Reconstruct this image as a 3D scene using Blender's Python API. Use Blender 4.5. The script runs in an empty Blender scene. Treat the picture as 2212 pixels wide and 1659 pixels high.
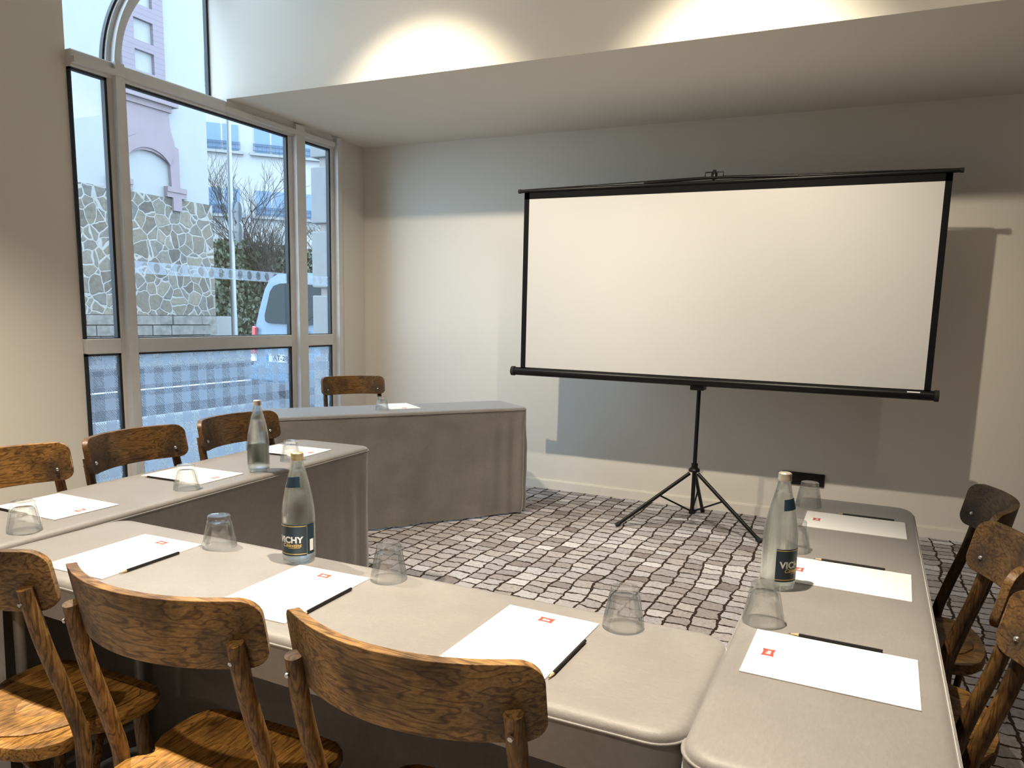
import bpy, bmesh, math, random
from mathutils import Vector, Matrix, Euler, noise
random.seed(7)
PI = math.pi
S = bpy.context.scene
COL = S.collection

# ------------------------------------------------------------------ helpers
def link(o, parent=None):
    COL.objects.link(o)
    if parent is not None: o.parent = parent
    return o

def obj(name, bm, m=None, parent=None, smooth=None, loc=None, recalc=True):
    if recalc: bmesh.ops.recalc_face_normals(bm, faces=bm.faces)
    me = bpy.data.meshes.new(name); bm.to_mesh(me); bm.free()
    if m: me.materials.append(m)
    if smooth is not None:
        for p in me.polygons: p.use_smooth = True
        if smooth < 180:
            me.set_sharp_from_angle(angle=math.radians(smooth))
    o = bpy.data.objects.new(name, me)
    if loc: o.location = loc
    return link(o, parent)

def tag(o, label, cat, group=None, kind=None):
    o['label'] = label; o['category'] = cat
    if group: o['group'] = group
    if kind: o['kind'] = kind
    return o

def thing(name, label, cat, loc=(0, 0, 0), rz=0, group=None):
    o = bpy.data.objects.new(name, None); o.empty_display_size = .05
    o.location = loc; o.rotation_euler = (0, 0, rz); link(o)
    return tag(o, label, cat, group)

def struct(name, bm, m, smooth=None, parent=None):
    o = obj(name, bm, m, parent, smooth)
    if parent is None: o['kind'] = 'structure'
    return o

def dup(root, loc, rz, label, group=None):
    def rec(o, par):
        c = o.copy(); COL.objects.link(c)
        if par is not None: c.parent = par
        for ch in list(o.children): rec(ch, c)
        return c
    r = rec(root, None); r.location = loc; r.rotation_euler = (0, 0, rz); r['label'] = label
    if group: r['group'] = group
    return r

def B(): return bmesh.new()

def box(bm, x0, x1, y0, y1, z0, z1, M=None):
    vs = [bm.verts.new((x, y, z)) for x in (x0, x1) for y in (y0, y1) for z in (z0, z1)]
    for f in ((0,1,3,2),(4,6,7,5),(0,4,5,1),(2,3,7,6),(0,2,6,4),(1,5,7,3)):
        bm.faces.new([vs[i] for i in f])
    if M is not None:
        for v in vs: v.co = M @ v.co
    return bm

def bbox(x0, x1, y0, y1, z0, z1, bev=0, seg=2):
    bm = box(B(), x0, x1, y0, y1, z0, z1)
    if bev: bmesh.ops.bevel(bm, geom=bm.edges[:], offset=bev, segments=seg, profile=.5, affect='EDGES')
    return bm

def tube(bm, pts, r, sides=10, caps=True):
    pts = [Vector(p) for p in pts]
    rs = r if isinstance(r, (list, tuple)) else [r]*len(pts)
    rings = []; up = None
    for i, p in enumerate(pts):
        t = (pts[min(i+1, len(pts)-1)] - pts[max(i-1, 0)]).normalized()
        if up is None:
            a = Vector((0,0,1)) if abs(t.z) < .9 else Vector((1,0,0))
            up = (a - t*a.dot(t)).normalized()
        else: up = (up - t*up.dot(t)).normalized()
        s = t.cross(up)
        rings.append([bm.verts.new(p + rs[i]*(math.cos(2*PI*k/sides)*up + math.sin(2*PI*k/sides)*s)) for k in range(sides)])
    for a, b in zip(rings, rings[1:]):
        for k in range(sides):
            bm.faces.new((a[k], a[(k+1)%sides], b[(k+1)%sides], b[k]))
    if caps: bm.faces.new(rings[0]); bm.faces.new(rings[-1])
    return bm

def spline(pts, n=6):
    pts = [Vector(p) for p in pts]; out = []
    P = [pts[0]*2-pts[1]] + pts + [pts[-1]*2-pts[-2]]
    for i in range(1, len(P)-2):
        for k in range(n):
            t = k/n; a, b, c, d = P[i-1], P[i], P[i+1], P[i+2]
            out.append(.5*((2*b)+(c-a)*t+(2*a-5*b+4*c-d)*t*t+(3*b-a-3*c+d)*t**3))
    out.append(pts[-1]); return out

def lathe(prof, n=32, bm=None, fn=None):
    bm = bm or B(); rings = []
    for (r, z) in prof:
        if r < 1e-6: rings.append([bm.verts.new((0, 0, z))])
        else:
            ring = []
            for k in range(n):
                a = 2*PI*k/n; rr = fn(r, z, a) if fn else r
                ring.append(bm.verts.new((rr*math.cos(a), rr*math.sin(a), z)))
            rings.append(ring)
    for a, b in zip(rings, rings[1:]):
        if len(a) == 1 and len(b) == 1: continue
        for k in range(n):
            q = []
            for v in ((a[0],) if len(a) == 1 else (a[k], a[(k+1)%n])): q.append(v)
            for v in ((b[0],) if len(b) == 1 else (b[(k+1)%n], b[k])): q.append(v)
            bm.faces.new(q)
    return bm

def prism(bm, pts, d0, d1, fr):
    """polygon pts (u,v) extruded from d0 to d1; fr maps (u,v,d) to xyz"""
    a = [bm.verts.new(fr(u, v, d0)) for u, v in pts]; b = [bm.verts.new(fr(u, v, d1)) for u, v in pts]
    n = len(pts); bm.faces.new(a); bm.faces.new(b[::-1])
    for i in range(n): bm.faces.new((a[i], a[(i+1)%n], b[(i+1)%n], b[i]))
    return bm

def text_bm(s, size, ext=.0003, off=0, shear=0, align='CENTER', space=1):
    cu = bpy.data.curves.new('t', 'FONT'); cu.body = s; cu.size = size; cu.extrude = ext
    cu.offset = off; cu.shear = shear; cu.align_x = align; cu.align_y = 'CENTER'; cu.space_character = space
    o = bpy.data.objects.new('t', cu); COL.objects.link(o)
    me = bpy.data.meshes.new_from_object(o.evaluated_get(bpy.context.evaluated_depsgraph_get()))
    bm = B(); bm.from_mesh(me); bpy.data.objects.remove(o); bpy.data.curves.remove(cu); bpy.data.meshes.remove(me)
    return bm

# ------------------------------------------------------------------ materials
class NT:
    def __init__(s, name):
        s.m = bpy.data.materials.new(name); s.m.use_nodes = True; s.t = s.m.node_tree; s.t.nodes.clear()
        s.out = s.t.nodes.new('ShaderNodeOutputMaterial')
    def n(s, typ, ins=None, **kw):
        nd = s.t.nodes.new('ShaderNode'+typ)
        for k, v in kw.items(): setattr(nd, k, v)
        for k, v in (ins or {}).items(): s.set(nd.inputs[k], v)
        return nd
    def set(s, sock, v):
        if hasattr(v, 'outputs'): v = v.outputs[0]
        if isinstance(v, bpy.types.NodeSocket): s.t.links.new(v, sock)
        else:
            if sock.type == 'RGBA' and len(v) == 3: v = (*v, 1)
            sock.default_value = v
    def math(s, op, a, b=0, c=0):
        return s.n('Math', {0: a, 1: b, 2: c}, operation=op)
    def coord(s, scale=(1,1,1), rot=(0,0,0), loc=(0,0,0), kind='Object'):
        tc = s.n('TexCoord'); return s.n('Mapping', {0: tc.outputs[kind], 'Scale': scale, 'Rotation': rot, 'Location': loc})
    def noise(s, vec, scale, detail=4, rough=.55, dist=0):
        return s.n('TexNoise', {'Vector': vec, 'Scale': scale, 'Detail': detail, 'Roughness': rough, 'Distortion': dist})
    def ramp(s, fac, stops, interp='LINEAR'):
        r = s.n('ValToRGB', {0: fac}); e = r.color_ramp; e.interpolation = interp
        while len(e.elements) < len(stops): e.elements.new(.5)
        for el, (p, c) in zip(e.elements, stops):
            el.position = p; el.color = (*c, 1) if len(c) == 3 else c
        return r
    def mix(s, fac, a, b, mode='MIX'):
        m = s.n('Mix', data_type='RGBA', blend_type=mode)
        s.set(m.inputs[0], fac); s.set(m.inputs[6], a); s.set(m.inputs[7], b)
        return m.outputs[2]
    def bump(s, h, strength=.3, dist=.01):
        return s.n('Bump', {'Height': h, 'Strength': strength, 'Distance': dist})
    def bsdf(s, **k):
        p = s.n('BsdfPrincipled', {a.replace('_', ' '): v for a, v in k.items()}); s.t.links.new(p.outputs[0], s.out.inputs[0]); return s.m
    def done(s, sh):
        s.t.links.new(sh.outputs[0], s.out.inputs[0]); return s.m

def plain(name, col, rough=.5, metal=0, var=.06, scale=30, bump=0, spec=.5):
    t = NT(name); v = t.coord(); nz = t.noise(v, scale, 3)
    c = t.ramp(nz.outputs[0], [(.3, [x*(1-var) for x in col]), (.7, [min(1, x*(1+var)) for x in col])])
    k = dict(Base_Color=c, Roughness=rough, Metallic=metal, Specular_IOR_Level=spec)
    if bump: k['Normal'] = t.bump(nz.outputs[0], bump, .002)
    return t.bsdf(**k)

def wall_mat(name, col):
    t = NT(name); v = t.coord(); a = t.noise(v, 1.1, 2); b = t.noise(v, 260, 2)
    c = t.ramp(a.outputs[0], [(.3, [x*.985 for x in col]), (.7, col)])
    return t.bsdf(Base_Color=c, Roughness=.75, Normal=t.bump(b.outputs[0], .12, .001), Specular_IOR_Level=.25)

def carpet_mat():
    t = NT('carpet_cobble_print'); v = t.coord(rot=(0, 0, PI/2))
    w1 = t.noise(v, 3.2, 3, .6); w2 = t.noise(v, 15, 3, .65)
    o1 = t.n('VectorMath', {0: w1.outputs['Color'], 1: (.5,.5,.5)}, operation='SUBTRACT')
    o2 = t.n('VectorMath', {0: w2.outputs['Color'], 1: (.5,.5,.5)}, operation='SUBTRACT')
    a1 = t.n('VectorMath', {0: o1, 'Scale': .085}, operation='SCALE'); a2 = t.n('VectorMath', {0: o2, 'Scale': .036}, operation='SCALE')
    s1 = t.n('VectorMath', {0: v, 1: a1}, operation='ADD'); s2 = t.n('VectorMath', {0: s1, 1: a2}, operation='ADD')
    br = t.n('TexBrick', {'Vector': s2, 'Color1': (0,0,0), 'Color2': (1,1,1), 'Mortar': (.5,.5,.5), 'Scale': 1., 'Mortar Size': .0066,
             'Mortar Smooth': .25, 'Bias': 0., 'Brick Width': .084, 'Row Height': .110}, offset=.43, squash=1.25, squash_frequency=3)
    col = t.ramp(br.outputs[0], [(0, (.27,.24,.235)), (.2, (.47,.465,.50)), (.4, (.38,.355,.355)), (.6, (.57,.575,.62)), (.8, (.45,.42,.42)), (1, (.70,.70,.74))])
    mot = t.noise(v, 55, 6, .75); mot2 = t.noise(v, 1.3, 2)
    c2 = t.mix(.75, col.outputs[0], t.ramp(mot.outputs[0], [(.28, (.42,.4,.4)), (.5, (.95,.93,.92)), (.72, (1.25,1.25,1.25))]).outputs[0], 'MULTIPLY')
    c3 = t.mix(t.math('MULTIPLY', mot2.outputs[0], .35), c2, (.42,.33,.23), 'MULTIPLY')
    mor = t.ramp(mot.outputs[0], [(.3, (.018,.011,.008)), (.7, (.06,.04,.03))])
    fac = t.ramp(br.outputs[1], [(.0, (0,0,0)), (.55, (1,1,1))])
    cc = t.mix(fac.outputs[0], c3, mor.outputs[0])
    pile = t.noise(v, 600, 2)
    return t.bsdf(Base_Color=cc, Roughness=.95, Specular_IOR_Level=.1, Normal=t.bump(pile.outputs[0], .35, .003))

def cloth_mat():
    t = NT('taupe_tablecloth'); v = t.coord(); a = t.noise(v, 4, 4, .6); b = t.noise(t.coord(scale=(1, 2.4, 1)), 60, 4, .7); w = t.noise(v, 900, 1)
    c = t.ramp(a.outputs[0], [(.25, (.230,.212,.200)), (.75, (.295,.273,.257))])
    c2 = t.mix(.6, c.outputs[0], t.ramp(b.outputs[0], [(.3, (.84,.84,.84)), (.7, (1.08,1.08,1.08))]).outputs[0], 'MULTIPLY')
    h = t.math('ADD', t.math('MULTIPLY', w.outputs[0], .4), t.math('MULTIPLY', b.outputs[0], 1.0))
    return t.bsdf(Base_Color=c2, Roughness=.5, Sheen_Weight=.8, Sheen_Roughness=.35, Specular_IOR_Level=.5, Normal=t.bump(h, .25, .002))

def wood_mat(name, axis, tint=(1,1,1), bolts=False):
    """stained oak: grain along axis; dark rubbed stains"""
    t = NT(name)
    sc = {'x': (1, 9, 9), 'y': (9, 1, 9), 'z': (9, 9, 1)}[axis]
    info = t.n('ObjectInfo')
    off = t.n('CombineXYZ', {0: t.math('MULTIPLY', info.outputs['Random'], 13), 1: t.math('MULTIPLY', info.outputs['Random'], 7), 2: t.math('MULTIPLY', info.outputs['Random'], 5)})
    base = t.n('VectorMath', {0: t.coord(), 1: off}, operation='ADD')
    v = t.n('Mapping', {0: base, 'Scale': sc})
    warp = t.noise(v, 1.6, 3, .55)
    rings = t.math('SINE', t.math('MULTIPLY', warp.outputs[0], 95))
    fine = t.noise(v, 26, 5, .7); patch = t.noise(base, 7.5, 4, .62); patch2 = t.noise(base, 2.5, 2)
    T = lambda c: [min(1, c[i]*tint[i]) for i in range(3)]
    c = t.ramp(fine.outputs[0], [(.28, T((.12,.062,.02))), (.5, T((.30,.17,.058))), (.75, T((.50,.31,.12)))])
    rg = t.ramp(rings, [(.0, (1,1,1)), (.5, (.95,.93,.9)), (1, (.34,.28,.22))])
    c = t.mix(.85, c.outputs[0], rg.outputs[0], 'MULTIPLY')
    st = t.ramp(t.math('ADD', patch.outputs[0], t.math('MULTIPLY', patch2.outputs[0], .35)), [(.60, (.0,.0,.0)), (.84, (1,1,1))])
    c = t.mix(t.math('SUBTRACT', 1, st), t.mix(.8, c, (.16,.135,.125), 'MULTIPLY'), c)
    if bolts:
        p = t.n('SeparateXYZ', {0: t.coord()})
        dx = t.math('SUBTRACT', t.math('ABSOLUTE', p.outputs[0]), .183); dz = t.math('SUBTRACT', p.outputs[2], .808)
        d = t.math('SQRT', t.math('ADD', t.math('MULTIPLY', dx, dx), t.math('MULTIPLY', dz, dz)))
        d = t.math('ADD', d, t.math('MULTIPLY', t.math('SUBTRACT', patch.outputs[0], .5), .09))
        k = t.ramp(d, [(.0, (.75,.75,.75)), (.062, (0,0,0))])
        c = t.mix(k, c, (.028,.027,.030))
    c = t.mix(1.0, c, info.outputs['Color'], 'MULTIPLY')   # each chair's own colour multiplier
    r = t.ramp(patch.outputs[0], [(.3, (.38,.38,.38)), (.7, (.55,.55,.55))])
    return t.bsdf(Base_Color=c, Roughness=r, Normal=t.bump(fine.outputs[0], .25, .001), Specular_IOR_Level=.4)

def thin_glass(name, tint=(1,1,1), spec=1.0):
    t = NT(name); lw = t.n('LayerWeight', {'Blend': .5}); fr = t.math('ADD', .035, t.math('MULTIPLY', t.math('POWER', lw.outputs['Facing'], 5), .9))
    tr = t.n('BsdfTransparent', {'Color': tint}); gl = t.n('BsdfGlossy', {'Color': (1,1,1), 'Roughness': .01})
    return t.done(t.n('MixShader', {0: t.math('MULTIPLY', fr, spec), 1: tr, 2: gl}))

def vessel_glass(name, tint, ior=1.45, clear=.5):
    t = NT(name)
    tr = t.n('BsdfTransparent', {'Color': tint}); g = t.n('BsdfGlass', {'Color': tint, 'Roughness': 0., 'IOR': ior})
    return t.done(t.n('MixShader', {0: 1-clear, 1: tr, 2: g}))

def tumbler_glass(name):
    t = NT(name); lw = t.n('LayerWeight', {'Blend': .5}); f = lw.outputs['Facing']
    fr = t.math('ADD', .04, t.math('MULTIPLY', t.math('POWER', f, 5), .9))
    tr = t.n('BsdfTransparent', {'Color': t.ramp(f, [(.0, (.985,.99,.99)), (.6, (.95,.965,.965)), (.9, (.62,.66,.67)), (1, (.45,.48,.5))])})
    gl = t.n('BsdfGlossy', {'Color': (1,1,1), 'Roughness': .015}); rf = t.n('BsdfGlass', {'Color': (.985,.99,.99), 'Roughness': 0., 'IOR': 1.45})
    return t.done(t.n('MixShader', {0: .22, 1: t.n('MixShader', {0: fr, 1: tr, 2: gl}), 2: rf}))

def film_mat():
    t = NT('gingham_window_film'); tc = t.n('TexCoord'); xyz = t.n('SeparateXYZ', {0: tc.outputs['Object']})
    P = .136
    y = t.math('DIVIDE', t.math('SUBTRACT', xyz.outputs[1], 3.165), P); z = t.math('DIVIDE', t.math('SUBTRACT', 1.1, xyz.outputs[2]), P)
    a = t.math('LESS_THAN', t.math('FRACT', y), .5); b = t.math('GREATER_THAN', t.math('FRACT', z), .5)
    both = t.math('MULTIPLY', a, b); any_ = t.math('MAXIMUM', a, b); half = t.math('SUBTRACT', any_, both)
    st = t.math('GREATER_THAN', t.math('FRACT', t.math('MULTIPLY', t.math('SUBTRACT', t.math('MULTIPLY', xyz.outputs[1], 1.0), t.math('MULTIPLY', xyz.outputs[2], -.85)), 72)), .5)
    clear = t.math('ADD', both, t.math('MULTIPLY', half, st))
    op = t.math('SUBTRACT', .70, t.math('MULTIPLY', clear, .60))
    tl = t.n('BsdfTranslucent', {'Color': (.50,.56,.64)}); df = t.n('BsdfDiffuse', {'Color': (0.475,0.508,0.554)})
    fr = t.n('MixShader', {0: .35, 1: tl, 2: df}); tr = t.n('BsdfTransparent', {'Color': (.97,.98,1)})
    return t.done(t.n('MixShader', {0: op, 1: tr, 2: fr}))

def strip_mat():
    t = NT('oval_window_film'); tc = t.n('TexCoord'); xyz = t.n('SeparateXYZ', {0: tc.outputs['Object']})
    u = t.math('SUBTRACT', t.math('FRACT', t.math('DIVIDE', xyz.outputs[1], .085)), .5); u = t.math('MULTIPLY', u, .085/.022)
    w = t.math('DIVIDE', t.math('SUBTRACT', xyz.outputs[2], 1.612), .030)
    d = t.math('ADD', t.math('MULTIPLY', u, u), t.math('MULTIPLY', w, w))
    op = t.math('SUBTRACT', .34, t.math('MULTIPLY', t.math('LESS_THAN', d, 1), .24))
    tl = t.n('BsdfTranslucent', {'Color': (0.465,0.508,0.570)}); tr = t.n('BsdfTransparent', {'Color': (1,1,1)})
    return t.done(t.n('MixShader', {0: op, 1: tr, 2: tl}))

def stone_mat():
    t = NT('rubble_stone'); v = t.coord(); wz = t.noise(v, 2.2, 2)
    vv = t.n('VectorMath', {0: v, 1: t.n('VectorMath', {0: wz.outputs['Color'], 'Scale': .22}, operation='SCALE')}, operation='ADD')
    vv = t.n('Mapping', {0: vv, 'Scale': (.02, 1, 1)})
    e = t.n('TexVoronoi', {'Vector': vv, 'Scale': 2.9, 'Randomness': .85}, feature='DISTANCE_TO_EDGE')
    f = t.n('TexVoronoi', {'Vector': vv, 'Scale': 2.9, 'Randomness': .85}, feature='F1')
    g = t.n('SeparateColor', {0: f.outputs['Color']})
    c = t.ramp(g.outputs[0], [(0, (0.081,0.071,0.059)), (.35, (0.136,0.118,0.090)), (.7, (0.105,0.099,0.090)), (1, (0.167,0.146,0.112))])
    nz = t.noise(v, 9, 6, .7)
    c = t.mix(.8, c.outputs[0], t.ramp(nz.outputs[0], [(.3, (.55,.55,.55)), (.7, (1.2,1.2,1.2))]).outputs[0], 'MULTIPLY')
    m = t.ramp(e.outputs[0], [(.028, (0,0,0)), (.055, (1,1,1))])
    c = t.mix(m.outputs[0], (0.232,0.223,0.209), c)
    h = t.math('ADD', m, t.math('MULTIPLY', nz.outputs[0], .6))
    return t.bsdf(Base_Color=c, Roughness=.9, Normal=t.bump(h, .6, .06))

def plank_mat(name, c1, c2, axis, period):
    t = NT(name); tc = t.n('TexCoord'); xyz = t.n('SeparateXYZ', {0: tc.outputs['Object']})
    f = t.math('FRACT', t.math('DIVIDE', xyz.outputs[axis], period))
    c = t.ramp(f, [(.0, c2), (.08, c2), (.12, c1), (1, c1)])
    return t.bsdf(Base_Color=c, Roughness=.8, Normal=t.bump(f, .3, .02))

def leaf_mat():
    t = NT('ivy_leaf'); info = t.n('NewGeometry'); v = t.coord(); nz = t.noise(v, 6, 2)
    c = t.ramp(nz.outputs[0], [(.3, (0.026,0.038,0.019)), (.5, (0.062,0.079,0.040)), (.7, (0.143,0.153,0.101))])
    return t.bsdf(Base_Color=c, Roughness=.45)

M = dict(
    panel=plain('wall_panel', (.42,.35,.27), .6),
    wall=wall_mat('wall_paint', (.78,.74,.66)), ceil=wall_mat('ceiling_paint', (.78,.76,.72)), base=wall_mat('skirting_paint', (.80,.76,.68)),
    carpet=carpet_mat(), cloth=cloth_mat(), frame=plain('window_frame_lacquer', (.70,.69,.67), .4, 0, .03, 8), gasket=plain('black_rubber_gasket', (.012,.013,.016), .5),
    pane=thin_glass('window_glass', (.97,.985,.98), .8), film=film_mat(), strip=strip_mat(),
    rail=wood_mat('stained_oak_rail', 'x', (1.12,1.08,1.0), True), post=wood_mat('stained_oak_post', 'z', (.8,.76,.72)), seat=wood_mat('stained_oak_seat', 'y', (1.35,1.2,.85)),
    steel=plain('steel_bolt', (.55,.54,.52), .3, 1), grey=plain('grey_metal_leg', (.42,.42,.43), .45, .2), board=plain('grey_laminate', (.30,.29,.28), .6),
    black=plain('black_metal', (.005,.005,.006), .35, spec=.3), satin=plain('black_fabric_edge', (.007,.007,.008), .8, spec=.15), screen=plain('matte_white_screen', (.66,.65,.62), .9, 0, .01, 3),
    screenback=plain('black_screen_backing', (.02,.02,.022), .9), white=plain('white_print', (.85,.85,.85), .6, 0, .01), rubber=plain('black_rubber', (.015,.015,.015), .8),
    paper=plain('white_paper', (.87,.87,.86), .85, 0, .01, 2), red=plain('red_print', (.62,.07,.045), .7), pencil=plain('black_pencil_paint', (.012,.011,.012), .35), tan=plain('bare_cedar', (.62,.45,.26), .8), lead=plain('graphite', (.03,.03,.035), .4),
    glass=tumbler_glass('tumbler_glass'), bottle=vessel_glass('bottle_glass', (.975,.99,.982), 1.4, .45), water=vessel_glass('mineral_water', (.99,.995,.993), 1.2, .45),
    navy=plain('navy_label', (.010,.030,.052), .45), navyback=plain('label_back_paper', (.62,.63,.63), .8), gold=plain('gold_print', (.70,.50,.16), .4, .3), cap=plain('brushed_cap', (.74,.70,.60), .35, .8), capgold=plain('brass_cap', (.72,.60,.36), .35, .8),
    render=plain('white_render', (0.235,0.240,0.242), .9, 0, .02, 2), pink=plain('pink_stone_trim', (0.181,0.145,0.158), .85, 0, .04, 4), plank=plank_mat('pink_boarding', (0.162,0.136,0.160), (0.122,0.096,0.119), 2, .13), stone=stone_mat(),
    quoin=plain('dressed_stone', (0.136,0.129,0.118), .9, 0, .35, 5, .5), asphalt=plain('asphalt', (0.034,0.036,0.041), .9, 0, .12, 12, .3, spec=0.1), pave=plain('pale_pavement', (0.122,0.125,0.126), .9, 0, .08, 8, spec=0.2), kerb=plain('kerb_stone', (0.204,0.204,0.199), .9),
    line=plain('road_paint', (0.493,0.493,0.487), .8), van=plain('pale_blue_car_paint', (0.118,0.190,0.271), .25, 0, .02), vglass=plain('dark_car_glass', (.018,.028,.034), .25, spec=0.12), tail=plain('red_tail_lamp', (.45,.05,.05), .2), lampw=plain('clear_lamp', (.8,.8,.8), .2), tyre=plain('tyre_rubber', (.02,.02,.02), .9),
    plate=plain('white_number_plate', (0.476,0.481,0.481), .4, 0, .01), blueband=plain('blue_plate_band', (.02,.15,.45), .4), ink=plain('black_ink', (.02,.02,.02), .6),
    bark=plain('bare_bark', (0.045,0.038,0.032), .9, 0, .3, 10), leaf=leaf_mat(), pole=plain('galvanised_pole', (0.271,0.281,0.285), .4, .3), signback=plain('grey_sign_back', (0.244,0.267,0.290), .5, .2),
    aptglass=plain('blue_grey_window', (0.108,0.172,0.262), .3), rail_m=plain('dark_railing', (.05,.09,.14), .5), aptwhite=plain('bright_render', (0.317,0.321,0.321), .9, 0, .02), pier=plain('white_cast_stone', (0.235,0.244,0.253), .85, 0, .05, 10), groove=plain('grooved_joint', (0.290,0.267,0.261), .9),
)

# ------------------------------------------------------------------ camera
def cam():
    yaw, pitch, roll, f, h, cx, cy = -.4274, .1471, .0255, 1620.97, 1.3872, 1142.42, 919.52
    sy, cyw, sp, cp = math.sin(yaw), math.cos(yaw), math.sin(pitch), math.cos(pitch)
    F = Vector((sy*cp, cyw*cp, -sp)); R = Vector((cyw, -sy, 0)); U = R.cross(F)
    R2 = R*math.cos(roll)+U*math.sin(roll); U2 = -R*math.sin(roll)+U*math.cos(roll)
    c = bpy.data.cameras.new('camera'); o = bpy.data.objects.new('camera', c); COL.objects.link(o)
    m = Matrix((R2, U2, -F)).transposed().to_4x4(); m.translation = (0, 0, h); o.matrix_world = m
    c.sensor_fit = 'HORIZONTAL'; c.sensor_width = 36; c.lens = f*36/2212
    c.shift_x = -(cx-1106)/2212; c.shift_y = (cy-829.5)/2212; c.clip_start = .02; c.clip_end = 300
    S.camera = o
cam()

# ------------------------------------------------------------------ room
XW, YB, YK, ZS, ZC, XR, YR = -4.10, 5.466, 3.925, 2.755, 4.7, 4.2, -4.5
struct('floor', bbox(XW, XR, YR, YB, -.12, 0), M['carpet'])
struct('ceiling', bbox(XW-.2, XR+.2, YR-.2, YB+.2, ZC, ZC+.15), M['ceil'])
struct('wall_back', bbox(XW-.06, XR+.2, YB, YB+.2, -.12, ZC), M['wall'])
struct('wall_right', bbox(XR, XR+.2, YR-.2, YB, -.12, ZC), M['panel'])
struct('wall_rear', bbox(XW-.2, XR, YR-.2, YR, -.12, ZC), M['panel'])
struct('wall_left', bbox(XW-.2, XW, YR, 2.845, -.12, ZC), M['wall'])
struct('wall_left_return', bbox(XW-.06, XW, 5.085, YB, -.12, ZC), M['wall'])
struct('ceiling_bulkhead', bbox(XW-.122, XR, YK, YB, ZS, ZC), M['wall'])
bm = bbox(XW, XR, YB-.014, YB, 0, .066); box(bm, XW, XR, YB-.009, YB, .066, .074)
struct('baseboard_back', bm, M['base'])
struct('baseboard_left', bbox(XW, XW+.012, 5.16, YB-.014, 0, .07), M['base'])
struct('baseboard_pier', bbox(XW, XW+.012, YR, 2.845, 0, .07), M['base'])

# window: the arched frame, bars, panes, films
W = bpy.data.objects.new('window_1', None); link(W); W['kind'] = 'structure'
def wbar(name, y0, y1, z0, z1, rib=None, vert=True):
    bm = bbox(-4.125, -4.075, y0, y1, z0, z1, .004, 1)
    if rib: bm2 = box(bm, -4.075, -4.035, rib[0], rib[1], z0 if vert else rib[2], z1 if vert else rib[3])
    obj(name, bm, M['frame'], W)
MU = [(3.068, 3.178), (4.518, 4.690)]
wbar('mullion', 3.068, 3.178, 0, 2.742, (3.092, 3.150))
wbar('mullion', 4.518, 4.690, 0, 2.742, (4.560, 4.655))
wbar('frame_post', 4.995, 5.085, 0, 2.742, (5.035, 5.085))
for a, b in ((2.85, 3.068), (3.178, 4.518), (4.690, 4.995)):
    obj('transom', bbox(-4.125, -4.072, a, b, 1.098, 1.186, .004, 1), M['frame'], W)
    obj('sill_rail', bbox(-4.125, -4.072, a, b, 0, .07, .004, 1), M['frame'], W)
bm = bbox(-4.125, -4.060, 2.845, 3.925, 2.652, 2.742, .005, 1); box(bm, -4.27, -4.12, 2.845, 3.925, 2.708, 2.742); box(bm, -4.125, -4.06, 3.925, 4.995, 2.652, 2.757); box(bm, -4.06, -4.030, 2.845, 4.995, 2.668, 2.700)
obj('head_beam', bm, M['frame'], W)
# black glazing gaskets round each pane, the pane and its film
def pane(y0, y1, z0, z1, film=None, dx=0):
    g = .016; bm = B()
    for (a, b, c, d) in ((y0, y0+g*.6, z0, z1), (y1-g, y1, z0, z1), (y0, y1, z0, z0+g*.3), (y0, y1, z1-g*.8, z1)):
        box(bm, -4.112+dx, -4.082+dx, a, b, c, d)
    obj('gasket', bm, M['gasket'], W)
    p = obj('pane', box(B(), -4.106+dx, -4.102+dx, y0, y1, z0, z1), M['pane'], W)
    if film == 'g': obj('gingham_film', box(B(), -4.1002, -4.1, y0+.018, y1-.018, z0+.01, z1-.015), M['film'], p)
    if film == 'o': obj('oval_film', box(B(), -4.1002, -4.1, y0+.01, y1-.018, 1.575, 1.648), M['strip'], p)
for i, (a, b) in enumerate(((2.85, 3.068), (3.178, 4.518), (4.690, 4.995))):
    pane(a, b, .07, 1.098, 'g'); pane(a, b, 1.186, 2.652, 'o' if i else None)
pane(2.85, 3.925, 2.742, 4.6, None, -.12)
# arch muntin: semicircle springing from the mullions
def arch(r0, r1, x0, x1, m, name):
    bm = B(); n = 40; rows = []
    for k in range(n+1):
        a = PI - PI*k/n*.62
        rows.append([bm.verts.new((x, 4.02+r*math.cos(a), 2.728+r*math.sin(a))) for r, x in ((r0, x0), (r1, x0), (r1, x1), (r0, x1))])
    for p, q in zip(rows, rows[1:]):
        for j in range(4): bm.faces.new((p[j], p[(j+1)%4], q[(j+1)%4], q[j]))
    bm.faces.new(rows[0]); bm.faces.new(rows[-1][::-1])
    bmesh.ops.bisect_plane(bm, geom=bm.verts[:]+bm.edges[:]+bm.faces[:], plane_co=(0, 0, 2.742), plane_no=(0, 0, -1), clear_outer=True)
    bmesh.ops.bisect_plane(bm, geom=bm.verts[:]+bm.edges[:]+bm.faces[:], plane_co=(0, 3.925, 0), plane_no=(0, 1, 0), clear_outer=True)
    obj(name, bm, m, W, 40)
arch(.777, .870, -4.245, -4.19, M['frame'], 'arch_bar'); arch(.803, .845, -4.19, -4.15, M['frame'], 'arch_rib'); arch(.870, .882, -4.232, -4.205, M['gasket'], 'gasket')

# wall socket plate
t = thing('socket_plate', 'black triple electrical socket plate low on the back wall', 'socket', (-.379, YB, .302))
obj('plate', bbox(-.141, .141, -.012, 0, -.044, .044, .004), M['black'], t)
for k in (-1, 0, 1):
    bm = lathe([(.0, -.009), (.019, -.009), (.0205, 0), (.0225, 0)], 24)
    o = obj('outlet', bm, M['satin'], t, 40); o.rotation_euler = (PI/2, 0, 0); o.location = (k*.09, -.0125, 0)

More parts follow.
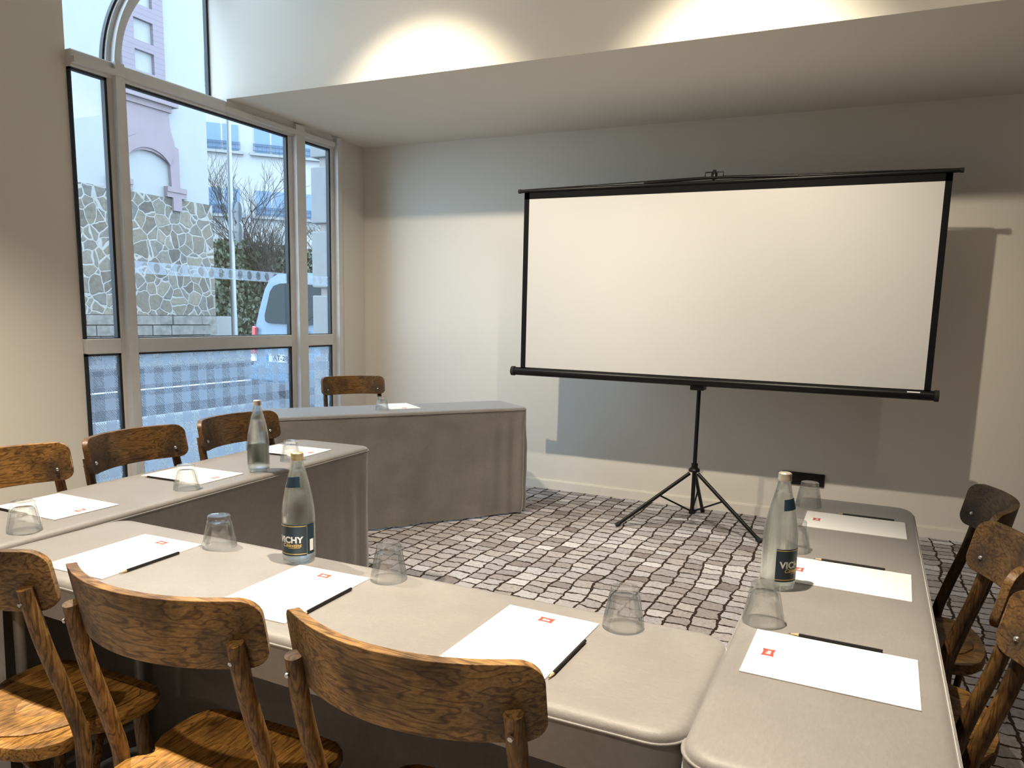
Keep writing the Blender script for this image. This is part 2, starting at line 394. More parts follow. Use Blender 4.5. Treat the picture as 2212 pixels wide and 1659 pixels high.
# ------------------------------------------------------------------ tables and cloths
def make_cloth(name, label, L, Wd, loc, rz, amp, hem=.655, seed=1):
    """fitted cloth: sitting side is local -Y (short drop there)"""
    rnd = random.Random(seed); rc = .062
    hx, hy = L/2, Wd/2; pts = []
    corners = [(hx-rc, hy-rc, 0), (-hx+rc, hy-rc, PI/2), (-hx+rc, -hy+rc, PI), (hx-rc, -hy+rc, 1.5*PI)]
    for ci, (cx, cy, a0) in enumerate(corners):
        for k in range(9):
            a = a0 + PI/2*k/8
            pts.append((cx+rc*math.cos(a), cy+rc*math.sin(a), math.cos(a), math.sin(a)))
        nx = corners[(ci+1) % 4]; a1 = a0+PI/2
        p0 = Vector((cx+rc*math.cos(a1), cy+rc*math.sin(a1))); p1 = Vector((nx[0]+rc*math.cos(a1), nx[1]+rc*math.sin(a1)))
        n = max(4, int((p1-p0).length/.022))
        for k in range(1, n):
            q = p0.lerp(p1, k/n); pts.append((q.x, q.y, math.cos(a1), math.sin(a1)))
    N = len(pts); bm = B(); rings = []
    ph = [rnd.uniform(0, 6.28) for _ in range(6)]
    arc = [0]
    for a, b in zip(pts, pts[1:]): arc.append(arc[-1]+math.hypot(b[0]-a[0], b[1]-a[1]))
    prof = [(-.052, 0), (-.024, 0), (-.013, -.0015), (-.0055, -.0055), (-.0012, -.012)]
    for ins, dz in prof:
        rings.append([bm.verts.new((x+nx*ins, y+ny*ins, .75+dz)) for x, y, nx, ny in pts])
    levels = 16
    for l in range(1, levels+1):
        ring = []
        for i, (x, y, nx, ny) in enumerate(pts):
            short = ny < -.9 and abs(x) < hx-.115
            h = hem + .004*math.sin(arc[i]*9+ph[5]) if short else .012
            q = l/levels; z = .734 - (.734-h)*(q**1.35)
            dep = .734 - z
            dc = min(math.hypot(x-sx*hx, y-sy*hy) for sx in (-1, 1) for sy in (-1, 1))
            fold = math.exp(-(dc/.22)**2)*math.sin(arc[i]*62+ph[0])*min(1, dep/.25)
            soft = (math.sin(arc[i]*11+ph[1])+.6*math.sin(arc[i]*23+ph[2]+dep*4))*min(1, dep/.4)*.35
            wr = noise.noise(Vector((x*7, y*7, z*9+seed)))*.5*min(1, dep/.1)
            d = amp*(fold*.9+soft+wr)+amp*.3*min(1, dep/.4)
            ring.append(bm.verts.new((x+nx*d, y+ny*d, z)))
        rings.append(ring)
    bm.faces.new(rings[0])
    for a, b in zip(rings, rings[1:]):
        for i in range(N): bm.faces.new((a[i], b[i], b[(i+1) % N], a[(i+1) % N]))
    root = thing(name, label, 'tablecloth', loc, rz, 'taupe fitted tablecloths')
    obj('drape', bm, M['cloth'], root, 60)
    pp = [(x+nx*.0012, y+ny*.0012, .7330) for x, y, nx, ny in pts]; pp.append(pp[0])
    obj('piping', tube(B(), pp, .0028, 6, False), M['cloth'], root, 180)
    return root
def make_table(label, L, Wd, loc, rz):
    t = thing('folding_table', label, 'table', loc, rz, 'narrow folding tables')
    obj('tabletop', bbox(-L/2+.024, L/2-.024, -Wd/2+.024, Wd/2-.024, .722, .744, .004), M['board'], t)
    for s in (-1, 1):
        for q in (-1, 1):
            x = s*(L/2-.10); y = q*(Wd/2-.05)
            obj('leg', tube(B(), [(x, y, .722), (x, y, .0)], .014, 12), M['grey'], t, 40)
        obj('crossbar', tube(B(), [(s*(L/2-.10), -Wd/2+.05, .14), (s*(L/2-.10), Wd/2-.05, .14)], .010, 10), M['grey'], t, 40)
    return t
D1 = math.radians(-126.8)
TB = [  # name key, L, W, center, rot, amp, cloth label, table label
    (1.81, .432, (-1.118, 1.282, 0), 0, .0032, 'taupe fitted cloth on the nearest table, behind the three front chairs', 'folding table under the nearest taupe cloth, before three chairs'),
    (1.865, .387, (-.0245, 1.963, 0), PI/2, .0032, 'taupe fitted cloth on the right-hand table with its far end toward the sockets', 'folding table under the right-hand taupe cloth'),
    (1.83, .435, (-2.300, 1.97, 0), math.radians(-87), .009, 'taupe fitted cloth on the left table along the window side', 'folding table under the left taupe cloth, beside the window chairs'),
    (1.80, .46, (-2.863, 4.117, 0), D1, .017, 'taupe fitted cloth on the far angled table in the window corner', 'folding table under the far angled taupe cloth in the window corner')]
for i, (L, Wd, c, r, amp, cl, tl) in enumerate(TB):
    make_cloth('tablecloth', cl, L, Wd, c, r, amp, seed=i+3); make_table(tl, L, Wd, c, r)

# ------------------------------------------------------------------ chairs
def make_chair(label):
    t = thing('bistro_chair', label, 'chair', (0, 0, 0), 0, 'bentwood bistro chairs')
    # seat
    half = [(0,.235),(.06,.235),(.12,.234),(.165,.229),(.19,.212),(.201,.18),(.203,.14),(.198,.09),(.184,.06),(.166,.045),(.160,.035),(.166,.022),(.182,.010),(.190,-.008),(.188,-.035),(.168,-.068),(.13,-.094),(.07,-.110),(0,-.115)]
    full = half + [(-x, y) for x, y in half[-2:0:-1]]
    def inset(k, d=.0):
        return [(x*k, (y-.06)*k+.06) for x, y in full]
    bm = B(); R = []
    for k, z in ((.955, .428), (1, .434), (1, .455), (.985, .4605), (.86, .4615), (.85, .4595)):
        R.append([bm.verts.new((x, y, z)) for x, y in inset(k)])
    n = len(full)
    for a, b in zip(R, R[1:]):
        for i in range(n): bm.faces.new((a[i], a[(i+1)%n], b[(i+1)%n], b[i]))
    bm.faces.new(R[0][::-1]); bm.faces.new(R[-1])
    obj('seat', bm, M['seat'], t, 50)
    pan = [(x, y) for x, y in ((0,.205),(.08,.204),(.14,.198),(.162,.178),(.166,.14),(.160,.09),(.15,.05),(.138,.02),(.12,-.02),(.09,-.055),(.05,-.078),(0,-.085))]
    pan = pan + [(-x, y) for x, y in pan[-2:0:-1]]
    bm = B(); R = []
    for k, z in ((1, .4585), (1, .4628), (.985, .4635), (.7, .4615), (.35, .459)):
        R.append([bm.verts.new((x*k, (y-.06)*k+.06, z)) for x, y in pan])
    n = len(pan)
    for a, b in zip(R, R[1:]):
        for i in range(n): bm.faces.new((a[i], a[(i+1)%n], b[(i+1)%n], b[i]))
    bm.faces.new(R[0][::-1]); bm.faces.new(R[-1])
    obj('seat_panel', bm, M['seat'], t, 50)
    # backrest: bent board, ends curling forward
    bm = B(); nu, nv = 34, 8; hw, hh, rc, zc = .232, .066, .034, .836
    fr, bk = [], []
    for side, off in ((fr, .0095), (bk, -.0095)):
        for i in range(nu+1):
            u = math.sin(PI/2*(2*i/nu-1)); x = hw*u; ax = abs(x)
            h = hh if ax < hw-rc else hh-rc+math.sqrt(max(0, rc*rc-(ax-hw+rc)**2))
            y0 = -.143+.078*abs(u)**2.1; dy = .078*2.1*abs(u)**1.1/hw*(1 if u > 0 else -1)
            nx, ny = -dy/math.hypot(1, dy), 1/math.hypot(1, dy)
            side.append([bm.verts.new((x+nx*off, y0+ny*off-.2*(zc+h*(2*j/nv-1)-.9), zc+h*(2*j/nv-1))) for j in range(nv+1)])
    for g in (fr, bk):
        for i in range(nu):
            for j in range(nv): bm.faces.new((g[i][j], g[i+1][j], g[i+1][j+1], g[i][j+1]))
    for i in range(nu):
        for j in (0, nv): bm.faces.new((fr[i][j], fr[i+1][j], bk[i+1][j], bk[i][j]))
    for j in range(nv):
        for i in (0, nu): bm.faces.new((fr[i][j], fr[i][j+1], bk[i][j+1], bk[i][j]))
    o = obj('backrest', bm, M['rail'], t, 50)
    md = o.modifiers.new('bevel', 'BEVEL'); md.width = .0035; md.segments = 2; md.angle_limit = math.radians(50)
    for s in (-1, 1):
        x = s*.203
        p = spline([(x*.985, -.093, .826), (x*1.0, -.066, .70), (x*1.01, -.022, .55), (x*1.02, .0, .44), (x*1.03, -.012, .25), (x*1.06, -.05, 0)], 5)
        obj('rear_leg', tube(B(), p, [.0150]*2+[.0160]*(len(p)-4)+[.0135]*2, 14), M['post'], t, 50)
        p = spline([(s*.158, .178, .432), (s*.166, .187, .25), (s*.18, .2, 0)], 5)
        obj('front_leg', tube(B(), p, [.017]*4+[.0145]*(len(p)-4), 14), M['post'], t, 50)
        p = spline([(s*.02, -.06, .422), (s*.085, -.05, .405), (s*.15, -.03, .33), (s*.185, -.02, .24), (s*.195, -.022, .16)], 5)
        obj('brace', tube(B(), p, .009, 10), M['post'], t, 50)
        p = spline([(s*.192, -.01, .17), (s*.185, .015, .27), (s*.165, .06, .37), (s*.13, .1, .423)], 5)
        obj('brace', tube(B(), p, .009, 10), M['post'], t, 50)
        # bolt head on the inner face, nut behind the post
        bm = lathe([(0, .006), (.004, .0055), (.0065, .003), (.007, 0), (0, 0)], 14)
        o = obj('bolt', bm, M['steel'], t, 60); o.location = (s*.186, -.0660, .808); o.rotation_euler = (-PI/2+.2, 0, s*.5)
        bm = lathe([(0, .004), (.0045, .004), (.0045, 0), (0, 0)], 6)
        o = obj('bolt_nut', bm, M['steel'], t, 30); o.location = (s*.2025, -.1045, .796); o.rotation_euler = (PI/2+.2, 0, 0)
    return t
H = PI/2
CH = [((-.622, .992, 0), 0, 'bistro chair nearest the camera in front, its curved back fully in view'),
      ((-1.142, .973, 0), math.radians(2), 'middle of three front bistro chairs, pushed under the near table with golden seat'),
      ((-1.690, .970, 0), math.radians(1), 'front bistro chair cut by the left picture edge, worn pale seat rim'),
      ((-2.497, 1.470, 0), -H, 'window-side bistro chair at the left picture edge against the beige pier'),
      ((-2.503, 1.985, 0), -H+.08, 'window-side bistro chair with dark backrest in front of the left mullion'),
      ((-2.522, 2.520, 0), -H, 'window-side bistro chair behind the upright bottle on the left table'),
      ((-3.418, 4.439, 0), D1, 'far bistro chair in the window corner behind the angled table'),
      ((.252, 2.462, 0), H, 'farthest of the three right-hand bistro chairs, dark blue-stained backrest end'),
      ((.222, 1.955, 0), H, 'middle one of the three right-hand bistro chairs, leaning over bare carpet'),
      ((.222, 1.412, 0), H, 'nearest of three right-hand bistro chairs, cut by right picture edge')]
ch0 = make_chair(CH[0][2]); ch0.location = CH[0][0]
WOOD_TONES = [(1,1,1), (1.05,1.02,.95), (1,1,1), (1.1,1.0,.8), (.42,.38,.34), (.38,.34,.32), (.62,.55,.48), (.42,.42,.45), (.66,.64,.62), (.72,.68,.62)]  # wood colour multiplier for each chair, darker for some
def wood_tone(r, c):
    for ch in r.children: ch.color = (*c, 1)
wood_tone(ch0, WOOD_TONES[0])
for (loc, rz, lb), c in zip(CH[1:], WOOD_TONES[1:]): wood_tone(dup(ch0, loc, rz, lb), c)

# ------------------------------------------------------------------ pads and pencils
def make_pad(label):
    t = thing('writing_pad', label, 'paper pad', (0,0,0), 0, 'white writing pads')
    bm = B()
    box(bm, -.105, .105, -.1485, .1485, 0, .0022)
    obj('sheets', bm, M['paper'], t)
    # red pillow-shaped emblem with pale lettering
    pts = []
    for (a, b, bow) in (((-1,-1),(1,-1),(0,.16)), ((1,-1),(1,1),(-.1,0)), ((1,1),(-1,1),(0,-.16)), ((-1,1),(-1,-1),(.1,0))):
        for k in range(6):
            q = k/6; w = math.sin(PI*q)
            pts.append((.017*(a[0]+(b[0]-a[0])*q+bow[0]*w), .112+.012*(a[1]+(b[1]-a[1])*q+bow[1]*w)))
    e = obj('emblem', prism(B(), pts, .0021, .0024, lambda u, v, d: (u, v, d)), M['red'], t)
    bm = text_bm('ibis', .013, .00004, .0003); bmesh.ops.translate(bm, vec=(0, .1115, .00245), verts=bm.verts)
    obj('lettering', bm, M['white'], e, recalc=False)
    return t
PD = [((-.582, 1.275), -1.2, 'white pad on the near table behind the nearest chair, red emblem showing'),
      ((-1.155, 1.265), 1.5, 'white pad on the near table just in front of the labelled bottle'),
      ((-1.702, 1.260), 2.0, 'white pad at the left of the near table, behind the left front chairs'),
      ((-.0257, 1.4446), 89, 'nearest white pad on the right-hand table, below the near tumbler'),
      ((-.018, 1.992), 88.4, 'middle white pad on the right-hand table, beside the bottle'),
      ((-.013, 2.549), 90, 'farthest white pad on the right-hand table, near the far end'),
      ((-2.305, 1.480), -90, 'white pad on the left table before the beige pier, nearest the picture edge'),
      ((-2.318, 2.015), -88, 'white pad on the left table behind the middle tumbler'),
      ((-2.362, 2.590), -86, 'white pad at the far end of the left table behind the bottle'),
      ((-2.893, 4.222), math.degrees(D1), 'white pad on the far angled table beside a tumbler')]
pad0 = make_pad(PD[0][2])
for i, ((x, y), a, lb) in enumerate(PD):
    p = pad0 if i == 0 else dup(pad0, (x, y, .7502), math.radians(a), lb)
    p.location = (x, y, .7502); p.rotation_euler[2] = math.radians(a)
def make_pencil(label):
    t = thing('pencil', label, 'pencil', (0,0,0), 0, 'black pencils'); r = .0037
    def hexr(y0, y1, r0, r1, m, nm, n=6):
        bm = B(); a = [bm.verts.new((r0*math.cos(k*2*PI/n), y0, r+r0*math.sin(k*2*PI/n))) for k in range(n)]
        b = [bm.verts.new((r1*math.cos(k*2*PI/n), y1, r+r1*math.sin(k*2*PI/n))) for k in range(n)]
        for k in range(n): bm.faces.new((a[k], a[(k+1)%n], b[(k+1)%n], b[k]))
        bm.faces.new(a); bm.faces.new(b); obj(nm, bm, m, t)
    hexr(-.0875, .068, r, r, M['pencil'], 'barrel'); hexr(.068, .084, r, .0011, M['tan'], 'sharpened_cone'); hexr(.084, .0885, .0011, .0002, M['lead'], 'lead_tip')
    return t
PC = [(0, -.034, 1, 'black pencil along the right edge of the nearest front pad'), (1, -.02, 1, 'black pencil beside the near-table pad that lies by the bottle'), (2, -.02, 1, 'black pencil on the near table between left pad and tumbler'),
      (3, .0, 0, 'black pencil with pale tip along the nearest right-hand pad'), (4, .0, 0, 'black pencil along the far edge of the middle right-hand pad'), (5, -.03, 0, 'black pencil along the far edge of the farthest right-hand pad'),
      (6, -.06, 1, 'black pencil at the left picture edge behind the left tumbler'), (7, -.04, 1, 'black pencil on the left table pointing at the middle tumbler'), (8, -.02, 1, 'black pencil partly behind the bottle on the left table')]
pc0 = make_pencil(PC[0][3])
for k, (pi, oy, flip, lb) in enumerate(PC):
    (x, y), a, _ = PD[pi]; a = math.radians(a); lx, ly = .1105, oy
    loc = (x+lx*math.cos(a)-ly*math.sin(a), y+lx*math.sin(a)+ly*math.cos(a), .7502); rz = a+(PI if flip else 0)
    q = pc0 if k == 0 else dup(pc0, loc, rz, lb)
    q.location = loc; q.rotation_euler[2] = rz

# ------------------------------------------------------------------ tumblers (upside down) and bottles
def make_tumbler(label):
    fl = lambda r, z, a: r*(1-.045*(.5+.5*math.cos(12*a))*(1 if .022 < z < .072 else 0))
    prof = [(.0415, 0), (.0435, .0003), (.0440, .003), (.0428, .012), (.0415, .020), (.0406, .024), (.0362, .048), (.0322, .068), (.0302, .0735), (.0292, .0765), (.0295, .0835), (.0280, .0858), (.02, .0848), (0, .0843),
            ]
    inner = [(0, .067), (.024, .067), (.0275, .064), (.0315, .048), (.0362, .026), (.0395, .012), (.0415, 0)]
    bm = B(); n = 48
    lathe(prof, n, bm, fl); lathe(inner, n, bm, lambda r, z, a: r*(1-.03*(.5+.5*math.cos(12*a))*(1 if .02 < z < .06 else 0)))
    bmesh.ops.remove_doubles(bm, verts=bm.verts, dist=1e-5)
    o = obj('tumbler', bm, M['glass'], None, 60)
    return tag(o, label, 'glass', 'upside-down faceted tumblers')
TG = [((-1.554, 1.429), 'upside-down tumbler on the near table left of the labelled bottle'), ((-1.014, 1.438), 'upside-down tumbler on the near table right of the labelled bottle'),
      ((-.427, 1.436), 'upside-down tumbler at the right end of the near table'), ((-2.128, 1.271), 'upside-down tumbler at the left picture edge on the left table'),
      ((-2.158, 1.847), 'upside-down tumbler in the middle of the left table'), ((-2.206, 2.421), 'upside-down tumbler at the far end of the left table beside the bottle'),
      ((-2.868, 3.995), 'upside-down tumbler alone on the far angled table'), ((-.168, 1.601), 'nearest upside-down tumbler on the right-hand table, before the bottle'),
      ((-.160, 2.171), 'upside-down tumbler mostly hidden behind the right-hand bottle'), ((-.165, 2.731), 'upside-down tumbler at the far end of the right-hand table below the sockets')]
g0 = make_tumbler(TG[0][1])
for k, ((x, y), lb) in enumerate(TG):
    g = g0 if k == 0 else g0.copy()
    if k: COL.objects.link(g)
    g.location = (x, y, .7502); g.rotation_euler[2] = k*1.3; g['label'] = lb

BPROF = [(0, .004), (.030, .004), (.034, .0), (.0385, .003), (.0405, .012), (.0407, .05), (.0407, .118), (.0400, .135), (.0375, .155), (.0335, .176), (.0285, .200), (.0230, .222), (.0180, .242), (.0150, .256), (.0138, .266), (.0138, .276)]
def brad(z):
    for (r0, z0), (r1, z1) in zip(BPROF[3:], BPROF[4:]):
        if z0 <= z <= z1: return r0+(r1-r0)*(z-z0)/(z1-z0)
    return .0138
def patch(bm, a0, a1, z0, z1, off, n=24, skew=0, nz=6):
    g = []
    for i in range(n+1):
        a = a0+(a1-a0)*i/n; row = []
        for j in range(nz+1):
            z = z0+(z1-z0)*j/nz+skew*(i/n-.5); r = brad(z)+off; row.append(bm.verts.new((r*math.cos(a), r*math.sin(a), z)))
        g.append(row)
    for i in range(n):
        for j in range(nz): bm.faces.new((g[i][j], g[i+1][j], g[i+1][j+1], g[i][j+1]))
    return bm
def wrap_text(s, size, ac, zc, off, m, name, parent, bold=0, shear=0, space=1):
    bm = text_bm(s, size, .0001, bold, shear, space=space)
    for v in bm.verts:
        z = zc+v.co.y; r = brad(z)+off+v.co.z; a = ac+v.co.x/.0412
        v.co = (r*math.cos(a), r*math.sin(a), z)
    return obj(name, bm, m, parent, recalc=False)
def make_bottle(label, loc, face, cap, fill):
    t = thing('water_bottle', label, 'bottle', loc, 0, 'glass mineral water bottles')
    inn = [(max(0, r-.0022), z+(.006 if z < .012 else 0)) for r, z in BPROF[4:]]
    bm = lathe(BPROF+inn[::-1]+[(.030, .010), (0, .010)], 48)
    obj('body', bm, M['bottle'], t, 50)
    wp = [(0, .0125), (.030, .0125)]+[(r-.0004, max(z, .0135)) for r, z in inn if z < fill]; rr = brad(fill)-.0026
    wp += [(rr, fill), (0, fill)]
    obj('water', lathe(wp, 40), M['water'], t, 50)
    bm = lathe([(0, .2815), (.0125, .2815), (.0150, .2795), (.0154, .2765), (.0154, .2685), (.0160, .2675), (.0160, .2625), (.0150, .2615), (.0141, .2615)], 36, fn=lambda r, z, a: r*(1+.012*math.cos(30*a)) if .2625 < z < .28 else r)
    obj('cap', bm, cap, t, 40)
    hw = 1.02
    lb = obj('label', patch(B(), face-hw, face+hw, .024, .104, .0006), M['navy'], t, 180)
    obj('label_back', patch(B(), face-hw, face+hw, .024, .104, .0003), M['navyback'], lb, 180)
    bm = patch(B(), face-hw, face+hw, .0995, .1012, .0009, nz=1); patch(bm, face-hw, face+hw, .0285, .0302, .0009, nz=1)
    obj('gold_line', bm, M['gold'], lb, 180)
    s = obj('side_label', patch(B(), face+hw+.06, face+hw+.62, .026, .104, .0006, 10), M['navy'], t, 180)
    obj('barcode_panel', patch(B(), face+hw+.22, face+hw+.52, .034, .064, .0009, 6, nz=1), M['white'], s, 180)
    wrap_text('VICHY', .0215, face, .065, .0009, M['white'], 'lettering', lb, .0008, space=1.05)
    wrap_text('C\u00e9lestins', .0135, face+.08, .0515, .0009, M['gold'], 'lettering', lb, .0002, .35)
    obj('underline', patch(B(), face-.1, face+.62, .0445, .0455, .0009, 10, .001, 1), M['gold'], lb, 180)
    nk = obj('neck_label', patch(B(), face-.75, face+.75, .196, .222, .0006, 16, .004), M['navy'], t, 180)
    obj('label_back', patch(B(), face-.75, face+.75, .196, .222, .0003, 16, .004), M['navyback'], nk, 180)
    return t
def toward(x, y, d): return math.atan2(-y, -x)+math.radians(d)
make_bottle('glass water bottle on the near table, navy label and brass cap', (-1.292, 1.441, .7502), toward(-1.292, 1.441, -32), M['capgold'], .235)
make_bottle('glass water bottle on the left table with its label turned away', (-2.162, 2.195, .7502), toward(-2.162, 2.195, 178), M['cap'], .205)
make_bottle('glass water bottle on the right-hand table, navy label half turned, silver cap', (-.168, 1.845, .7502), toward(-.168, 1.845, 50), M['cap'], .235)

# ------------------------------------------------------------------ projection screen on tripod
SY = 4.88
t = thing('projection_screen', 'black-framed white projection screen on a tripod before the back wall', 'projector screen', (-1.03, 4.955, 0))
def rel(x, y, z): return (x+1.03, y-4.955, z)
def sb(x0, x1, y0, y1, z0, z1): return box(B(), x0+1.03, x1+1.03, y0-4.955, y1-4.955, z0, z1)
XL, XRt = -2.300, .313
obj('screen_surface', sb(-2.263, .279, SY-.0010, SY-.0004, 1.012, 2.178), M['screen'], t)
bm = sb(XL, -2.262, SY-.0012, SY, .99, 2.225); box(bm, .278+1.03, XRt+1.03, SY-.0012-4.955, SY-4.955, .99, 2.225)
box(bm, XL+1.03, XRt+1.03, SY-.0012-4.955, SY-4.955, 2.177, 2.225); box(bm, XL+1.03, XRt+1.03, SY-.0012-4.955, SY-4.955, .985, 1.013)
obj('black_border', bm, M['satin'], t)
obj('backing', sb(XL, XRt, SY+.0002, SY+.0008, .99, 2.225), M['screenback'], t)
bm = B(); tube(bm, [rel(-2.335, SY, 2.232), rel(.352, SY, 2.232)], .0125, 14)
tb = obj('top_bar', bm, M['black'], t, 50)
for x in (-2.341, .352):
    o = obj('end_cap', tube(B(), [rel(x-.004, SY, 2.232), rel(x+.012, SY, 2.232)], .0145, 14), M['rubber'], tb, 50)
bm = B(); tube(bm, [rel(-2.30, SY+.012, 2.243), rel(-1.06, SY+.02, 2.268)], .004, 8); tube(bm, [rel(-.95, SY+.02, 2.268), rel(.30, SY+.012, 2.243)], .004, 8)
tube(bm, [rel(-1.45, SY+.016, 2.250), rel(-1.06, SY+.02, 2.262), rel(-.95, SY+.02, 2.262), rel(-.5, SY+.016, 2.250)], .009, 8)
obj('hanging_bail', bm, M['black'], t, 50)
bm = B(); tube(bm, [rel(-1.058, SY+.02, 2.262), rel(-1.058, SY+.02, 2.296), rel(-.946, SY+.02, 2.296), rel(-.946, SY+.02, 2.262)], .004, 8)
obj('handle_loop', bm, M['black'], t, 50)
obj('hook_knob', lathe([(0, 2.256), (.018, 2.256), (.02, 2.29), (.012, 2.30), (.010, 2.312), (0, 2.314)], 16), M['black'], t, 50).location = rel(-1.005, SY+.035, 0)
bm = tube(B(), [rel(-2.352, SY+.008, .982), rel(.338, SY+.008, .982)], .029, 24)
cs = obj('roller_case', bm, M['black'], t, 50)
for a, b in ((-2.372, -2.348), (.334, .358)):
    obj('end_cap', tube(B(), [rel(a, SY+.008, .982), rel(b, SY+.008, .982)], .0335, 24), M['rubber'], cs, 50)
bm = box(B(), -.034, .034, -.004, .004, 0, .0006)
bmesh.ops.transform(bm, matrix=Matrix.Translation(rel(.225, SY-.0155, .9985)) @ Matrix.Rotation(math.radians(54), 4, 'X'), verts=bm.verts)
obj('white_badge', bm, M['white'], cs)
obj('mast', tube(B(), [rel(-1.03, 4.955, .09), rel(-1.03, 4.955, 1.0), rel(-1.012, 4.935, 2.29)], [.0135, .0135, .010], 14), M['black'], t, 50)
bm = bbox(-.045, .045, -.075, .02, .925, .962, .006); obj('case_bracket', bm, M['black'], t)
obj('leg_hub', lathe([(0, .372), (.036, .374), (.038, .386), (.030, .398), (.022, .402), (.022, .43), (0, .43)], 20), M['black'], t, 40)
obj('brace_collar', lathe([(0, .085), (.022, .085), (.022, .112), (0, .112)], 16), M['black'], t, 40)
for fx, fy in ((-1.466, 4.684), (-.560, 4.781), (-1.035, 5.345)):
    f = Vector(rel(fx, fy, .012)); h = Vector((0, 0, .385)); d = f-h; h2 = h+d*.06
    lg = obj('leg', tube(B(), [h2, f], .0125, 12), M['black'], t, 50)
    obj('foot', tube(B(), [f-d*.035, f+d*.018], .0155, 12), M['rubber'], lg, 50)
    obj('brace', tube(B(), [h+d*.46, (0, 0, .098)], .006, 8), M['black'], t, 50)

# ------------------------------------------------------------------ the street outside
def struct_box(name, x0, x1, y0, y1, z0, z1, m): return struct(name, bbox(x0, x1, y0, y1, z0, z1), m)
struct_box('pavement_near', -8.05, -4.16, -6, 34, -.14, -.0, M['pave'])
struct_box('kerb_near', -8.25, -8.05, -6, 34, -.14, .0, M['kerb'])
struct_box('road', -15.0, -8.25, -6, 60, -.14, -.05, M['asphalt'])
struct_box('pavement_far', -60, -15.0, -6, 80, -.14, .0, M['pave'])
struct_box('road_marking', -11.36, -11.22, -6, 40, -.05, -.046, M['line'])
# house across the street
def fx(u, v, d): return (-17.5+d, u, v)
t = thing('stone_house', 'white rendered house with rubble stone base and pink trim across the street', 'house', (0, 0, 0))
obj('render_wall', bbox(-24, -17.5, 2, 16.15, 4.2, 12.5), M['render'], t)
obj('stone_base', bbox(-24, -17.44, 2, 16.2, 1.12, 4.22), M['stone'], t)
bm = B(); rr = random.Random(3)
for k, (z0, z1) in enumerate(((0, .30), (.30, .58), (.58, .86), (.86, 1.12))):
    y = 2 - .3*(k % 2)
    while y < 16.1:
        w = rr.uniform(.55, 1.15); y1 = min(16.2, y+w)
        if y1-y > .1: box(bm, -18.2, -17.40+rr.uniform(-.02, .015), y+.012, y1-.012, z0+.012, z1-.012)
        y += w
obj('coursed_plinth', bm, M['quoin'], t)
def tower():
    bm = B(); box(bm, -17.5, -17.40, 13.54, 13.9, 6.7, 12.4); box(bm, -17.5, -17.40, 14.46, 14.78, 6.7, 12.4)
    z = 6.7
    for a, b in ((7.22, 7.72), (7.94, 8.46), (8.80, 9.32), (9.62, 10.14), (10.5, 11.0)):
        box(bm, -17.5, -17.40, 13.9, 14.46, z, a); z = b
    box(bm, -17.5, -17.40, 13.9, 14.46, z, 12.4); return bm
obj('boarded_panel', tower(), M['plank'], t)
bm = B(); box(bm, -17.5, -17.22, 13.30, 15.0, 6.53, 6.70); box(bm, -17.5, -17.34, 13.40, 14.88, 6.39, 6.53)
obj('cornice', bm, M['pink'], t)
half = [(14.82,6.39),(14.86,5.99),(14.91,5.82),(14.97,5.70),(14.98,5.57),(15.10,5.54),(15.10,4.50),(14.83,4.50),(14.81,5.12),(14.64,5.19),(14.50,5.25),(14.37,5.29),(14.25,5.31)]
poly = half+[(28.3-y, z) for y, z in half[::-1]]
obj('arched_surround', prism(B(), poly, 0, .10, fx), M['pink'], t)
aw = [(14.15+.92*math.cos(a), 4.84+.86*math.sin(a)) for a in [math.radians(35+110*k/14) for k in range(15)]]
ai = [(14.15+.78*math.cos(a), 4.62+.76*math.sin(a)) for a in [math.radians(145-110*k/14) for k in range(15)]]
obj('arch_ring', prism(B(), aw+ai, .10, .14, fx), M['pink'], t)
for s in (0, 1):
    f = (lambda y: 28.3-y) if s else (lambda y: y)
    bm = B()
    for (a, b, z0, z1, d) in ((14.66, 15.28, 4.24, 4.38, .12), (14.66, 15.28, 4.38, 4.51, .15), (14.84, 15.11, 3.90, 4.24, .13)):
        box(bm, -17.5, -17.5+d, *sorted((f(a), f(b))), z0, z1)
    obj('console_block', bm, M['pink'], t)
# pilaster of this building just outside the window
t = thing('stone_pilaster', 'white block pilaster with grooved joints just outside the window', 'pilaster', (0, 0, 0))
bm = B()
for a, b in ((-.05, .38), (.46, .96), (1.03, 1.51), (1.58, 2.08), (2.15, 2.64), (2.72, 3.4), (3.47, 4.6)):
    vb = bbox(-4.715, -4.25, 5.50, 6.3, a, b, .012); me = bpy.data.meshes.new('x'); vb.to_mesh(me); bm.from_mesh(me); bpy.data.meshes.remove(me); vb.free()
obj('blocks', bm, M['pier'], t)
obj('joint_core', bbox(-4.645, -4.25, 5.54, 6.26, -.05, 4.6), M['groove'], t)  # recessed core in one even stone colour
# lamp post with round signs seen from behind
t = thing('sign_pole', 'tall pale street pole with two round sign backs beyond the window', 'pole', (-20.0, 19.36, 0))
obj('shaft', tube(B(), [(0, 0, 0), (0, 0, 4), (.02, .02, 9)], [.10, .085, .065], 16), M['pole'], t, 50)
for z in (4.56, 3.88):
    bm = tube(B(), [(0, -.01, 0), (0, .01, 0)], .34, 28)
    o = obj('sign_plate', bm, M['signback'], t, 40); o.location = (.15, .18, z); o.rotation_euler = (0, 0, math.radians(-22))
    obj('clamp', bbox(-.09, .12, -.03, .12, z-.03, z+.03), M['pole'], t)
